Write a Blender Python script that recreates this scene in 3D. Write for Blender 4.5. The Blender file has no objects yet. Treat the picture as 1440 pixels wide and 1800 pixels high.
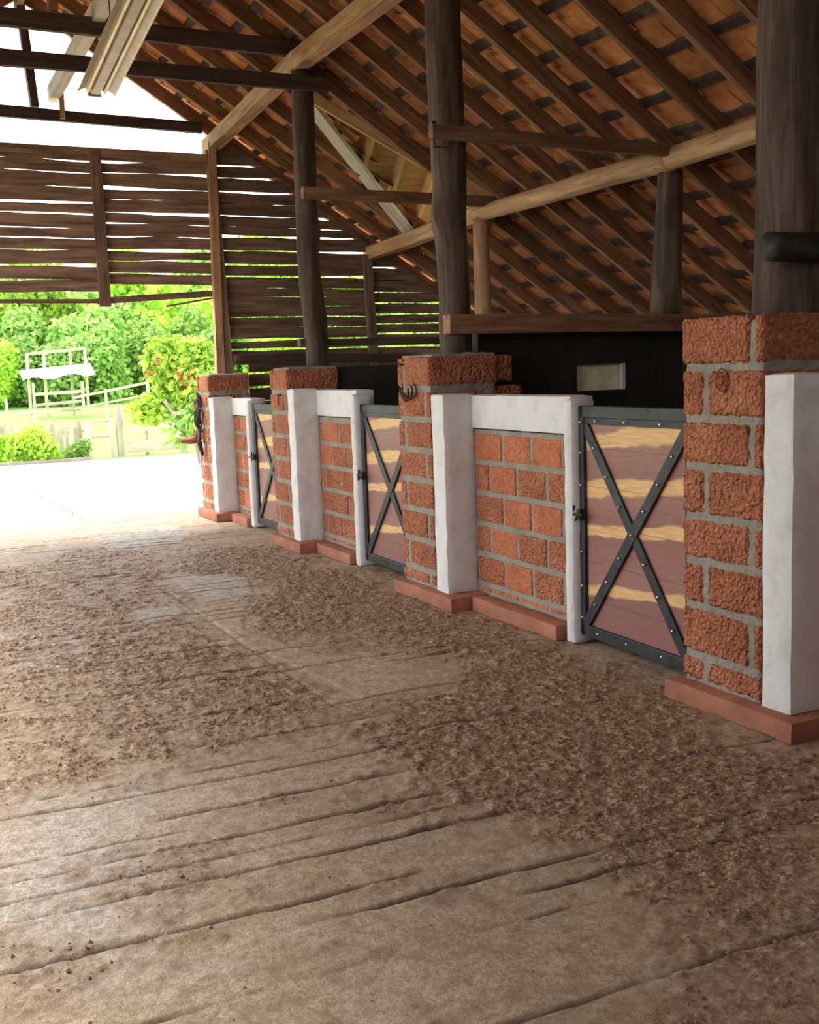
import bpy, bmesh, math, random
import numpy as np
from mathutils import Vector, Matrix
S = bpy.context.scene
COL = S.collection
R = random.Random(7)

# ---------------------------------------------------------------- camera, world, exposure
YAW, PITCH, ROLL, FPX = 0.450153, 0.128468, -0.0341176, 1928.7
cy, sy, cp, sp = math.cos(YAW), math.sin(YAW), math.cos(PITCH), math.sin(PITCH)
F = Vector((sy*cp, cy*cp, -sp)); R0 = Vector((cy, -sy, 0)); U0 = R0.cross(F)
c_, s_ = math.cos(ROLL), math.sin(ROLL)
RR = R0*c_ + U0*s_; UU = U0*c_ - R0*s_
cd = bpy.data.cameras.new('camera'); cam = bpy.data.objects.new('camera', cd); COL.objects.link(cam)
cam.matrix_world = Matrix(((RR.x, UU.x, -F.x, 0), (RR.y, UU.y, -F.y, 0), (RR.z, UU.z, -F.z, 1.6), (0, 0, 0, 1)))
cd.sensor_fit = 'VERTICAL'; cd.sensor_height = 36; cd.lens = FPX/1800*36; cd.clip_end = 500
S.camera = cam
S.view_settings.view_transform = 'Standard'; S.view_settings.look = 'None'
S.view_settings.gamma = 1; S.view_settings.use_curve_mapping = False
S.view_settings.exposure = 1.6
W = bpy.data.worlds.new('overcast_sky'); S.world = W; W.use_nodes = True
bg = W.node_tree.nodes['Background']; bg.inputs[0].default_value = (0.93, 0.96, 1.0, 1); bg.inputs[1].default_value = 1.15
sd = bpy.data.lights.new('sun', 'SUN'); sd.energy = 2.2; sd.angle = math.radians(25); sd.color = (1, .96, .88)
so = bpy.data.objects.new('sun', sd); COL.objects.link(so)
so.rotation_euler = Vector((0.45, -0.35, -1)).to_track_quat('-Z', 'Y').to_euler(); so.location = (-4, 8, 12)

# ---------------------------------------------------------------- noise
def _h(ix, iy, iz, s):
    n = (ix*374761393 + iy*668265263 + iz*2147483647 + s*1274126177) & 0xffffffff
    n = ((n ^ (n >> 13)) * 1274126177) & 0xffffffff
    n = ((n ^ (n >> 16)) * 2246822519) & 0xffffffff
    return ((n ^ (n >> 15)) & 0xffffff)/float(0xffffff)
def vnoise(P, s=0):
    P = np.asarray(P, float); I = np.floor(P).astype(np.int64); f = P-I; f = f*f*(3-2*f)
    out = 0
    for dx in (0, 1):
        for dy in (0, 1):
            for dz in (0, 1):
                w = (f[..., 0] if dx else 1-f[..., 0])*(f[..., 1] if dy else 1-f[..., 1])*(f[..., 2] if dz else 1-f[..., 2])
                out = out + w*_h(I[..., 0]+dx, I[..., 1]+dy, I[..., 2]+dz, s)
    return out*2-1
def fbm(P, o=4, s=0):
    P = np.asarray(P, float); a = 1; t = 0; n = 0
    for k in range(o):
        t = t+a*vnoise(P*2**k, s+k); n += a; a *= .5
    return t/n
def sstep(a, b, x):
    t = np.clip((x-a)/(b-a), 0, 1); return t*t*(3-2*t)

# ---------------------------------------------------------------- materials
def mat(name, build):
    m = bpy.data.materials.new(name); m.use_nodes = True
    nt = m.node_tree; p = nt.nodes['Principled BSDF']
    p.inputs['Specular IOR Level'].default_value = .3
    class H:
        def n(self, t, **k):
            x = nt.nodes.new(t)
            for a, b in k.items(): setattr(x, a, b)
            return x
        def l(self, a, b): nt.links.new(a, b)
        def coord(self, sc=(1, 1, 1), kind='Object', rnd=True):
            tc = self.n('ShaderNodeTexCoord'); mp = self.n('ShaderNodeMapping'); mp.inputs['Scale'].default_value = sc
            src = tc.outputs[kind]
            if rnd:
                oi = self.n('ShaderNodeObjectInfo'); ml = self.n('ShaderNodeMath', operation='MULTIPLY'); ml.inputs[1].default_value = 37
                self.l(oi.outputs['Random'], ml.inputs[0])
                ad = self.n('ShaderNodeVectorMath', operation='ADD'); self.l(src, ad.inputs[0]); self.l(ml.outputs[0], ad.inputs[1]); src = ad.outputs[0]
            self.l(src, mp.inputs['Vector']); return mp.outputs[0]
        def noise(self, v, sc, det=4, ro=.6, dist=0):
            x = self.n('ShaderNodeTexNoise'); x.inputs['Scale'].default_value = sc; x.inputs['Detail'].default_value = det
            x.inputs['Roughness'].default_value = ro; x.inputs['Distortion'].default_value = dist
            if v is not None: self.l(v, x.inputs['Vector'])
            return x.outputs['Fac']
        def ramp(self, f, st, interp='LINEAR'):
            x = self.n('ShaderNodeValToRGB'); x.color_ramp.interpolation = interp; e = x.color_ramp.elements
            while len(e) < len(st): e.new(.5)
            for i, (p_, c) in enumerate(st):
                e[i].position = p_; e[i].color = (c if len(c) == 4 else (*c, 1)) if hasattr(c, '__len__') else (c, c, c, 1)
            self.l(f, x.inputs[0]); return x.outputs[0]
        def mix(self, f, a, b, mode='MIX'):
            x = self.n('ShaderNodeMix', data_type='RGBA', blend_type=mode)
            for i, v in ((0, f), (6, a), (7, b)):
                if hasattr(v, 'links'): self.l(v, x.inputs[i])
                else: x.inputs[i].default_value = v if i == 0 else (*v, 1)
            return x.outputs[2]
        def rough(self, v):
            if hasattr(v, 'links'): self.l(v, p.inputs['Roughness'])
            else: p.inputs['Roughness'].default_value = v
        def col(self, v):
            if hasattr(v, 'links'): self.l(v, p.inputs['Base Color'])
            else: p.inputs['Base Color'].default_value = (*v, 1)
        def bump(self, h, st=.3, d=.01):
            b = self.n('ShaderNodeBump'); b.inputs['Strength'].default_value = st; b.inputs['Distance'].default_value = d
            self.l(h, b.inputs['Height']); self.l(b.outputs[0], p.inputs['Normal'])
        def vary(self, c, lo=.75, hi=1.2):
            oi = self.n('ShaderNodeObjectInfo'); mr = self.n('ShaderNodeMapRange'); mr.inputs[3].default_value = lo; mr.inputs[4].default_value = hi
            self.l(oi.outputs['Random'], mr.inputs[0])
            hs = self.n('ShaderNodeHueSaturation'); self.l(mr.outputs[0], hs.inputs['Value']); self.l(c, hs.inputs['Color']); return hs.outputs[0]
    h = H(); h.p = p; h.nt = nt; h.rough(.8); build(h); return m

def woodm(name, a, b, c, rough=.75, sc=(1.2, 14, 14), vary=(.75, 1.2), bumps=.4):
    def f(h):
        v = h.coord(sc); n1 = h.noise(v, 1.6, 6, .65, .3); v2 = h.coord((.8, 2.5, 2.5)); n2 = h.noise(v2, 1.5, 3)
        col = h.ramp(n1, [(.3, a), (.5, b), (.72, c)])
        col = h.mix(h.ramp(n2, [(.35, .0), (.7, .55)]), col, a)
        h.col(h.vary(col, *vary)); h.rough(rough); h.bump(n1, bumps, .006)
    return mat(name, f)
M = {}
M['rafter'] = woodm('rafter_wood', (.11, .05, .028), (.27, .135, .075), (.42, .235, .135))
M['beam'] = woodm('sawn_beam_wood', (.22, .115, .06), (.50, .29, .165), (.66, .43, .27))
M['darkbeam'] = woodm('dark_beam_wood', (.032, .02, .02), (.08, .047, .042), (.13, .08, .065))
M['post'] = woodm('old_log_wood', (.022, .013, .011), (.085, .05, .038), (.19, .125, .095), sc=(1, 9, 9), bumps=.9)
M['lightwood'] = woodm('pale_pine_wood', (.48, .29, .12), (.74, .5, .25), (.84, .63, .36))
M['greyboard'] = woodm('grey_white_board', (.4, .36, .3), (.6, .55, .47), (.72, .68, .6))
M['slat'] = woodm('weathered_slat_wood', (.085, .048, .036), (.29, .17, .125), (.46, .3, .21), vary=(.75, 1.2))
M['fence'] = woodm('bleached_fence_wood', (.35, .3, .22), (.55, .48, .38), (.65, .6, .5))
def f(h):
    v = h.coord(); n = h.noise(v, 7, 5); n2 = h.noise(v, 1.7, 3)
    c = h.ramp(n, [(.3, (.42, .15, .06)), (.55, (.68, .27, .11)), (.75, (.82, .42, .2))])
    c = h.mix(h.ramp(n2, [(.4, 0), (.75, .6)]), c, (.2, .09, .05)); h.col(c); h.rough(.85); h.bump(n, .3, .01)
M['tile'] = mat('clay_roof_tile', f)
def brick(name, a, b, c, bs):
    def f(h):
        v = h.coord(rnd=False); vo = h.n('ShaderNodeTexVoronoi', feature='SMOOTH_F1'); vo.inputs['Scale'].default_value = 55; vo.inputs['Smoothness'].default_value = .4
        nd = h.n('ShaderNodeTexNoise'); nd.inputs['Scale'].default_value = 30; h.l(v, nd.inputs['Vector'])
        mv = h.mix(.03, (0, 0, 0), (0, 0, 0)); ad = h.n('ShaderNodeVectorMath', operation='MULTIPLY_ADD')
        h.l(nd.outputs['Color'], ad.inputs[0]); ad.inputs[1].default_value = (.03, .03, .03); h.l(v, ad.inputs[2]); h.l(ad.outputs[0], vo.inputs['Vector'])
        n = h.noise(v, 45, 3, .6); n2 = h.noise(v, 4, 4); fine = h.noise(v, 140, 3)
        col = h.ramp(n2, [(.3, a), (.55, b), (.75, c)])
        col = h.mix(h.ramp(fine, [(.4, .0), (.7, .45)]), col, a)
        col = h.mix(h.ramp(vo.outputs[0], [(.35, 0), (.75, .55)]), col, (a[0]*.55, a[1]*.5, a[2]*.5))
        h.col(col); h.rough(.9)
        s = h.n('ShaderNodeMath', operation='SUBTRACT'); h.l(n, s.inputs[0]); h.l(vo.outputs[0], s.inputs[1])
        h.bump(s.outputs[0], bs, .028)
    return mat(name, f)
M['brick'] = brick('rough_red_block', (.40, .135, .068), (.60, .215, .11), (.72, .32, .185), 1.0)
M['brick_smooth'] = brick('smooth_red_block', (.36, .12, .058), (.52, .175, .085), (.6, .23, .12), .12)
def f(h):
    v = h.coord(rnd=False); n = h.noise(v, 40, 5); n2 = h.noise(v, 5, 3)
    h.col(h.mix(h.ramp(n2, [(.3, 0), (.7, .6)]), (.26, .23, .185), (.44, .40, .33))); h.rough(.95); h.bump(n, 1, .02)
M['mortar'] = mat('grey_mortar', f)
def f(h):
    v = h.coord(rnd=False); n = h.noise(v, 8, 6); n2 = h.noise(v, 60, 3)
    c = h.ramp(n, [(.25, (.54, .51, .48)), (.5, (.66, .645, .635)), (.8, (.71, .70, .695))]); h.col(c); h.rough(.8); h.bump(n2, .3, .006)
M['white'] = mat('whitewash', f)
def f(h):
    v = h.coord(rnd=False); n = h.noise(v, 5, 6); n2 = h.noise(v, 50, 3)
    h.col(h.ramp(n, [(.3, (.24, .095, .058)), (.6, (.38, .15, .09)), (.8, (.45, .26, .18))])); h.rough(.8); h.bump(n2, .3, .005)
M['plinth'] = mat('red_painted_plinth', f)
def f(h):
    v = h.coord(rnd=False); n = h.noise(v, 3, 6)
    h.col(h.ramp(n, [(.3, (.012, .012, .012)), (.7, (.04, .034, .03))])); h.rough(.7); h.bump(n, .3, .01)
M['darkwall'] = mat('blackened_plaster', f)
def f(h):
    v = h.coord(); n = h.noise(v, 12, 5); n2 = h.noise(v, 90, 2)
    h.col(h.ramp(n, [(.3, (.022, .022, .027)), (.7, (.055, .055, .064))])); h.p.inputs['Metallic'].default_value = .35; h.rough(.5); h.bump(n2, .1, .002)
M['iron'] = mat('dark_painted_iron', f)
def f(h):
    h.col((.75, .74, .72)); h.p.inputs['Metallic'].default_value = .8; h.rough(.3)
M['rivet'] = mat('bright_rivet_steel', f)
def f(h):
    v = h.coord(); n = h.noise(v, 30, 4); h.col(h.ramp(n, [(.3, (.06, .03, .02)), (.7, (.17, .07, .04))])); h.rough(.7); h.p.inputs['Metallic'].default_value = .4
M['rust'] = mat('rusty_iron', f)
def f(h):
    v = h.coord((1, 1, 1), rnd=False)
    dn = h.n('ShaderNodeTexNoise'); dn.inputs['Scale'].default_value = 1; dn.inputs['Detail'].default_value = 4
    mp = h.n('ShaderNodeMapping'); mp.inputs['Scale'].default_value = (1, 2.2, 5); h.l(v, mp.inputs[0]); h.l(mp.outputs[0], dn.inputs['Vector'])
    sx = h.n('ShaderNodeSeparateXYZ'); h.l(v, sx.inputs[0])
    a = h.n('ShaderNodeMath', operation='MULTIPLY_ADD'); h.l(dn.outputs['Fac'], a.inputs[0]); a.inputs[1].default_value = .13; h.l(sx.outputs['Z'], a.inputs[2])
    b = h.n('ShaderNodeMath', operation='MULTIPLY_ADD'); h.l(sx.outputs['Y'], b.inputs[0]); b.inputs[1].default_value = .10; h.l(a.outputs[0], b.inputs[2])
    m = h.n('ShaderNodeMath', operation='DIVIDE'); h.l(b.outputs[0], m.inputs[0]); m.inputs[1].default_value = 1.5
    P = (.27, .12, .105); P2 = (.34, .155, .13); Yl = (.78, .47, .20)
    st = [(0, P), (.22, P), (.225, Yl), (.262, Yl), (.27, P2), (.452, P), (.457, Yl), (.50, Yl), (.507, P), (.60, P2), (.607, Yl), (.66, Yl), (.67, P), (.775, P2), (.785, Yl), (.842, Yl), (.85, P2), (1, P2)]
    c = h.ramp(m.outputs[0], st)
    mp2 = h.n('ShaderNodeMapping'); mp2.inputs['Scale'].default_value = (1, 2, 22); h.l(v, mp2.inputs[0])
    n = h.noise(mp2.outputs[0], 3, 5); c = h.mix(h.ramp(n, [(.35, .35), (.65, 0)]), c, (.16, .07, .05))
    # plank seams
    s = h.n('ShaderNodeMath', operation='MULTIPLY'); h.l(sx.outputs['Z'], s.inputs[0]); s.inputs[1].default_value = 1/.215
    fr = h.n('ShaderNodeMath', operation='FRACT'); h.l(s.outputs[0], fr.inputs[0])
    seam = h.ramp(fr.outputs[0], [(0, 1), (.018, 0), (1, 0)]); c = h.mix(seam, c, (.06, .03, .025))
    h.col(c); h.rough(.5); h.bump(n, .15, .004)
M['plank'] = mat('two_tone_gate_planks', f)
def f(h):
    v = h.coord((1, .12, 1), rnd=False); n = h.noise(v, 9, 4); h.col(h.ramp(n, [(.3, (.42, .36, .27)), (.7, (.55, .48, .37))])); h.rough(.4); h.p.inputs['Metallic'].default_value = .25
M['fixture'] = mat('beige_enamel_sheet', f)
def f(h):
    v = h.coord(rnd=False); n = h.noise(v, 8, 5); h.col(h.ramp(n, [(.35, (.75, .66, .40)), (.6, (.95, .88, .62))])); h.rough(.8)
M['cream'] = mat('cream_plaster', f)
def f(h):
    g = h.n('ShaderNodeAttribute', attribute_name='dirt'); k = h.n('ShaderNodeAttribute', attribute_name='grey_sheen'); gv = h.n('ShaderNodeAttribute', attribute_name='groove')
    v = h.coord(rnd=False); n = h.noise(v, 3.2, 6, .7); nf = h.noise(v, 60, 5, .7); nm = h.noise(v, 16, 5, .7); nff = h.noise(v, 220, 3)
    base = h.mix(h.ramp(n, [(.38, 0), (.62, 1)]), (.50, .375, .25), (.66, .53, .385))
    base = h.mix(h.ramp(k.outputs['Fac'], [(0, 0), (1, 1)]), base, (.62, .585, .55))  # greyer concrete, with the sky's sheen painted in as colour
    base = h.mix(h.ramp(nm, [(.42, 0), (.66, .75)]), base, (.27, .175, .105))
    base = h.mix(h.ramp(nf, [(.46, 0), (.66, .7)]), base, (.2, .14, .09))
    base = h.mix(h.ramp(nff, [(.42, .55), (.55, 0)]), base, (.26, .18, .115))
    d = h.ramp(nf, [(.34, (.07, .036, .02)), (.47, (.25, .155, .095)), (.58, (.50, .35, .215)), (.7, (.78, .6, .42))])
    d = h.mix(h.ramp(nm, [(.45, 0), (.62, .6)]), d, (.13, .075, .045))
    c = h.mix(g.outputs['Fac'], base, d)
    c = h.mix(gv.outputs['Fac'], c, (.075, .045, .028))
    # purple spill
    tc = h.n('ShaderNodeTexCoord'); sb = h.n('ShaderNodeVectorMath', operation='SUBTRACT'); h.l(tc.outputs['Object'], sb.inputs[0]); sb.inputs[1].default_value = (1.43, 2.81, 0)
    mm = h.n('ShaderNodeVectorMath', operation='MULTIPLY'); h.l(sb.outputs[0], mm.inputs[0]); mm.inputs[1].default_value = (1, 1.1, 0)
    ln = h.n('ShaderNodeVectorMath', operation='LENGTH'); h.l(mm.outputs[0], ln.inputs[0])
    ad = h.n('ShaderNodeMath', operation='MULTIPLY_ADD'); h.l(nm, ad.inputs[0]); ad.inputs[1].default_value = .09; h.l(ln.outputs['Value'], ad.inputs[2])
    c = h.mix(h.ramp(ad.outputs[0], [(.055, .6), (.10, 0)]), c, (.15, .085, .11))
    h.col(c)
    h.rough(h.ramp(nm, [(.3, .46), (.7, .75)])); h.bump(nf, .7, .010)
M['floor'] = mat('grooved_concrete_with_dirt', f)
def f(h):
    v = h.coord(rnd=False); n = h.noise(v, .6, 6); nf = h.noise(v, 40, 4)
    c = h.mix(h.ramp(n, [(.3, 0), (.7, 1)]), (.56, .50, .42), (.66, .62, .55)); h.col(h.mix(h.ramp(nf, [(.5, 0), (.8, .3)]), c, (.4, .35, .28))); h.rough(.8)
M['apron'] = mat('pale_concrete', f)
def f(h):
    v = h.coord(); n = h.noise(v, 60, 2); h.col(h.vary(h.ramp(n, [(.3, (.12, .07, .042)), (.55, (.25, .16, .10)), (.8, (.5, .38, .27))]))); h.rough(.9)
M['clod'] = mat('dry_dirt_crumbs', f)
def f(h):
    v = h.coord(rnd=False); n = h.noise(v, 2, 6); nf = h.noise(v, 25, 3)
    c = h.mix(h.ramp(n, [(.35, 0), (.65, 1)]), (.16, .36, .07), (.34, .52, .12)); h.col(h.mix(h.ramp(nf, [(.4, 0), (.7, .4)]), c, (.1, .26, .05))); h.rough(.9); h.bump(nf, .5, .05)
M['grass'] = mat('lush_grass', f)
def leaf(name, a, b):
    def f(h):
        g = h.n('ShaderNodeNewGeometry'); c = h.ramp(g.outputs['Random Per Island'], [(0, a), (1, b)]); c = h.vary(c, .75, 1.2)
        h.col(c); h.rough(.6)
        tr = h.n('ShaderNodeBsdfTranslucent'); h.l(c, tr.inputs[0]); mx = h.n('ShaderNodeMixShader'); mx.inputs[0].default_value = .35
        h.l(h.p.outputs[0], mx.inputs[1]); h.l(tr.outputs[0], mx.inputs[2]); h.l(mx.outputs[0], h.nt.nodes['Material Output'].inputs[0])
    return mat(name, f)
M['leafA'] = leaf('bright_leaves', (.22, .46, .08), (.52, .7, .18))
M['leafB'] = leaf('lime_leaves', (.3, .55, .05), (.6, .8, .12))
M['leafC'] = leaf('deep_leaves', (.2, .42, .08), (.46, .64, .18))
M['flower'] = leaf('red_bracts', (.55, .06, .04), (.75, .2, .1))
def f(h): h.col((.78, .8, .82)); h.rough(.4)
M['sheet'] = mat('white_roof_sheet', f)
def f(h): h.col((.022, .02, .02)); h.rough(.6)
M['leather'] = mat('black_leather', f)
def f(h): h.col((.26, .07, .035)); h.rough(.55)
M['redleather'] = mat('red_brown_leather', f)
def f(h): h.col((.22, .07, .035)); h.rough(.9)
M['brand'] = mat('scorched_brand', f)
def f(h): h.col((.6, .58, .52)); h.rough(.7)
M['cord'] = mat('pale_cord', f)
def f(h):
    v = h.coord(); n = h.noise(v, 12, 5); h.col(h.ramp(n, [(.35, (.008, .008, .008)), (.7, (.035, .028, .024))])); h.rough(.6); h.bump(n, .5, .01)
M['charred'] = mat('charred_wood', f)

# ---------------------------------------------------------------- mesh helpers
class MB:
    def __init__(s): s.v = []; s.f = []; s.m = []
    def add(s, V, Fc, mi=0):
        o = len(s.v); s.v += [tuple(map(float, p)) for p in V]; s.f += [tuple(i+o for i in q) for q in Fc]; s.m += [mi]*len(Fc)
    def box(s, lo, hi, mi=0, b=0.0):
        if b > 0:
            bm = bmesh.new(); bmesh.ops.create_cube(bm, size=1)
            for v in bm.verts: v.co = Vector([lo[i] if v.co[i] < 0 else hi[i] for i in range(3)])
            bmesh.ops.bevel(bm, geom=bm.edges[:], offset=b, segments=2, affect='EDGES', profile=.5)
            s.add([v.co for v in bm.verts], [[v.index for v in f.verts] for f in bm.faces], mi); bm.free(); return
        V = [(x, y, z) for x in (lo[0], hi[0]) for y in (lo[1], hi[1]) for z in (lo[2], hi[2])]
        s.add(V, [(0, 1, 3, 2), (4, 6, 7, 5), (0, 4, 5, 1), (2, 3, 7, 6), (0, 2, 6, 4), (1, 5, 7, 3)], mi)
    def rbox(s, lo, hi, res, amp, sc, seed=0, mi=0, corner=.006):
        lo = np.array(lo, float); hi = np.array(hi, float); n = [max(1, int(round((hi[i]-lo[i])/res))) for i in range(3)]
        for ax in range(3):
            a, b = [i for i in range(3) if i != ax]
            for side in (0, 1):
                ua = np.linspace(lo[a], hi[a], n[a]+1); ub = np.linspace(lo[b], hi[b], n[b]+1)
                A, B = np.meshgrid(ua, ub, indexing='ij'); P = np.zeros(A.shape+(3,)); P[..., a] = A; P[..., b] = B; P[..., ax] = hi[ax] if side else lo[ax]
                c = (lo+hi)/2; e = (hi-lo)/2
                # rounded arrises
                d = e-np.abs(P-c); cnt = np.sum(d < corner*1.5, axis=-1, keepdims=True)
                P = P - np.sign(P-c)*(d < corner*1.5)*corner*np.clip(cnt-1, 0, 1)
                D = np.stack([vnoise(P*sc, seed+k) for k in range(3)], -1); P2 = P+D*amp
                idx = np.arange((n[a]+1)*(n[b]+1)).reshape(n[a]+1, n[b]+1)
                q = np.stack([idx[:-1, :-1], idx[1:, :-1], idx[1:, 1:], idx[:-1, 1:]], -1).reshape(-1, 4)
                flip = (side == 0) ^ (ax == 1)
                if flip: q = q[:, ::-1]
                s.add(P2.reshape(-1, 3), q.tolist(), mi)
    def tube(s, pts, rad, n=10, cap=True, mi=0, squash=None):
        pts = [Vector(p) for p in pts]; rad = rad if hasattr(rad, '__len__') else [rad]*len(pts)
        V = []; up = Vector((0, 0, 1)); prev = None
        for i, p in enumerate(pts):
            t = (pts[min(i+1, len(pts)-1)]-pts[max(i-1, 0)]).normalized()
            if prev is None: a = t.cross(up if abs(t.z) < .9 else Vector((1, 0, 0))).normalized()
            else: a = (prev-t*prev.dot(t)).normalized()
            prev = a; b = t.cross(a)
            for k in range(n):
                th = 2*math.pi*k/n; V.append(p+(a*math.cos(th)+b*math.sin(th))*rad[i])
        Fc = [(i*n+k, i*n+(k+1) % n, (i+1)*n+(k+1) % n, (i+1)*n+k) for i in range(len(pts)-1) for k in range(n)]
        if cap: Fc += [tuple(range(n))[::-1], tuple((len(pts)-1)*n+k for k in range(n))]
        s.add(V, Fc, mi)
    def build(s, name, m, parent=None, smooth=False, loc=None):
        me = bpy.data.meshes.new(name); me.from_pydata(s.v, [], s.f); me.update()
        for x in (m if isinstance(m, (list, tuple)) else [m]): me.materials.append(x)
        if any(s.m): me.polygons.foreach_set('material_index', s.m)
        if smooth: me.polygons.foreach_set('use_smooth', [True]*len(me.polygons))
        o = bpy.data.objects.new(name, me); COL.objects.link(o)
        if parent: o.parent = parent
        if loc: o.location = loc
        return o
def tag(o, label=None, cat=None, group=None, kind=None):
    for k, v in (('label', label), ('category', cat), ('group', group), ('kind', kind)):
        if v: o[k] = v
    return o
def thing(name, label, cat, loc=(0, 0, 0), group=None):
    o = bpy.data.objects.new(name, None); COL.objects.link(o); o.location = loc; o.empty_display_size = .1
    return tag(o, label, cat, group)
def axmat(p0, p1, roll=0):
    p0 = Vector(p0); p1 = Vector(p1); x = (p1-p0).normalized(); y = Vector((0, 0, 1)).cross(x)
    if y.length < .05: y = Vector((0, 1, 0))
    y.normalize(); z = x.cross(y)
    m = Matrix(((x.x, y.x, z.x, p0.x), (x.y, y.y, z.y, p0.y), (x.z, y.z, z.z, p0.z), (0, 0, 0, 1)))
    return m @ Matrix.Rotation(roll, 4, 'X')
def beam(name, p0, p1, w, h, m, parent=None, wob=.004, seed=0, taper=1.0, roll=0, step=.12):
    """squared timber, its top edge on the line p0-p1 is z=0 local centre; slightly uneven"""
    L = (Vector(p1)-Vector(p0)).length; n = max(2, int(L/step)); V = []
    xs = np.linspace(0, L, n+1); sc = []
    for i, x in enumerate(xs):
        k = 1+(taper-1)*x/L
        for j, (a, b) in enumerate(((-1, -1), (1, -1), (1, 1), (-1, 1))):
            q = np.array([x*1.7, a*3+seed*7.3, b*3+seed*1.1]); dy = float(vnoise(q, seed))*wob; dz = float(vnoise(q+9.1, seed+3))*wob
            V.append((x, a*w/2*k+dy, b*h/2*k+dz))
    Fc = [(i*4+k, (i+1)*4+k, (i+1)*4+(k+1) % 4, i*4+(k+1) % 4) for i in range(n) for k in range(4)]
    Fc = [q[::-1] for q in Fc] + [(0, 1, 2, 3)[::-1], tuple(n*4+k for k in range(4))]
    mb = MB(); mb.add(V, Fc); o = mb.build(name, m, parent); o.matrix_local = axmat(p0, p1, roll); return o
def log(name, p0, p1, r0, r1, m, seed=0, wob=.02, lump=.08, parent=None, n=18):
    L = (Vector(p1)-Vector(p0)).length; k = max(3, int(L/.07)); V = []
    for i in range(k+1):
        x = L*i/k; t = i/k
        cyo = float(vnoise(np.array([x*.9, seed*5.3, 1.5]), seed))*wob; czo = float(vnoise(np.array([x*.9, seed*5.3, 8.5]), seed))*wob
        for j in range(n):
            th = 2*math.pi*j/n
            nn = float(fbm(np.array([x*2.2, math.cos(th)*1.1+seed*3, math.sin(th)*1.1]), 3, seed))
            r = (r0+(r1-r0)*t)*(1+lump*nn); V.append((x, cyo+r*math.cos(th), czo+r*math.sin(th)))
    Fc = [(i*n+j, i*n+(j+1) % n, (i+1)*n+(j+1) % n, (i+1)*n+j) for i in range(k) for j in range(n)]
    Fc = [q[::-1] for q in Fc] + [tuple(range(n)), tuple(k*n+j for j in range(n))[::-1]]
    mb = MB(); mb.add(V, [q[::-1] for q in Fc]); o = mb.build(name, m, parent, smooth=True); o.matrix_local = axmat(p0, p1)
    return o
ORD = ['first', 'second', 'third', 'fourth', 'fifth', 'sixth', 'seventh', 'eighth', 'ninth', 'tenth', 'eleventh', 'twelfth', 'thirteenth', 'fourteenth', 'fifteenth', 'sixteenth', 'seventeenth', 'eighteenth', 'nineteenth', 'twentieth', 'twenty-first', 'twenty-second', 'twenty-third', 'twenty-fourth', 'twenty-fifth', 'twenty-sixth']

# ================================================================ SETTING: floor
def polysd(X, Yy, poly):
    d = np.full(X.shape, 1e9); ins = np.zeros(X.shape, bool); n = len(poly)
    for i in range(n):
        x1, y1 = poly[i]; x2, y2 = poly[(i+1) % n]; ex, ey = x2-x1, y2-y1
        t = np.clip(((X-x1)*ex+(Yy-y1)*ey)/(ex*ex+ey*ey+1e-9), 0, 1)
        d = np.minimum(d, np.hypot(X-x1-t*ex, Yy-y1-t*ey))
        c = ((y1 > Yy) != (y2 > Yy)) & (X < (x2-x1)*(Yy-y1)/(y2-y1+1e-12)+x1); ins ^= c
    return np.where(ins, d, -d)
P_DIRT = [(2.83, 10.12), (3.31, 9.54), (3.33, 7.13), (3.47, 5.32), (3.3, 4.03), (3.21, 3.04), (2.25, 2.12), (2.04, 2.32), (1.99, 2.97), (1.94, 3.46), (1.85, 4.01), (1.94, 4.58), (2.47, 4.73), (2.8, 5.15), (2.62, 6.14), (2.1, 6.14), (2.09, 6.88), (2.6, 7.92), (2.15, 9.14)]
P_GRIT = [(0.65, 9.78), (1.76, 10.95), (2.38, 10.05), (1.8, 7.73), (1.86, 6.15), (2.01, 5.33), (1.94, 4.58), (1.48, 4.4), (0.75, 4.38), (0.11, 4.3)]
P_BR = [(1.99, 2.97), (2.8, 2.65), (1.93, 1.6), (1.6, 1.7), (1.86, 2.35)]
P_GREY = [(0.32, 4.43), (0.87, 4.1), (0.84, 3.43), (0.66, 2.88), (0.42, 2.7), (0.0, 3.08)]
P_PALE = [[(1.96, 11.48), (2.81, 11.82), (2.93, 11.2), (2.6, 10.51), (1.94, 10.47)], [(2.05, 8.9), (2.6, 8.34), (2.42, 7.66), (2.01, 7.58)], [(1.53, 7.58), (1.81, 7.6), (1.81, 7.28), (1.52, 7.17)],
          [(1.87, 7.34), (2.23, 7.32), (1.99, 6.57), (2.18, 5.78), (2.78, 5.1), (2.47, 4.73), (2.05, 4.83), (1.91, 6.11)]]
P_SHEEN = [(0.3, 9.5), (1.49, 9.0), (1.27, 6.23), (0.3, 5.8)]
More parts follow.
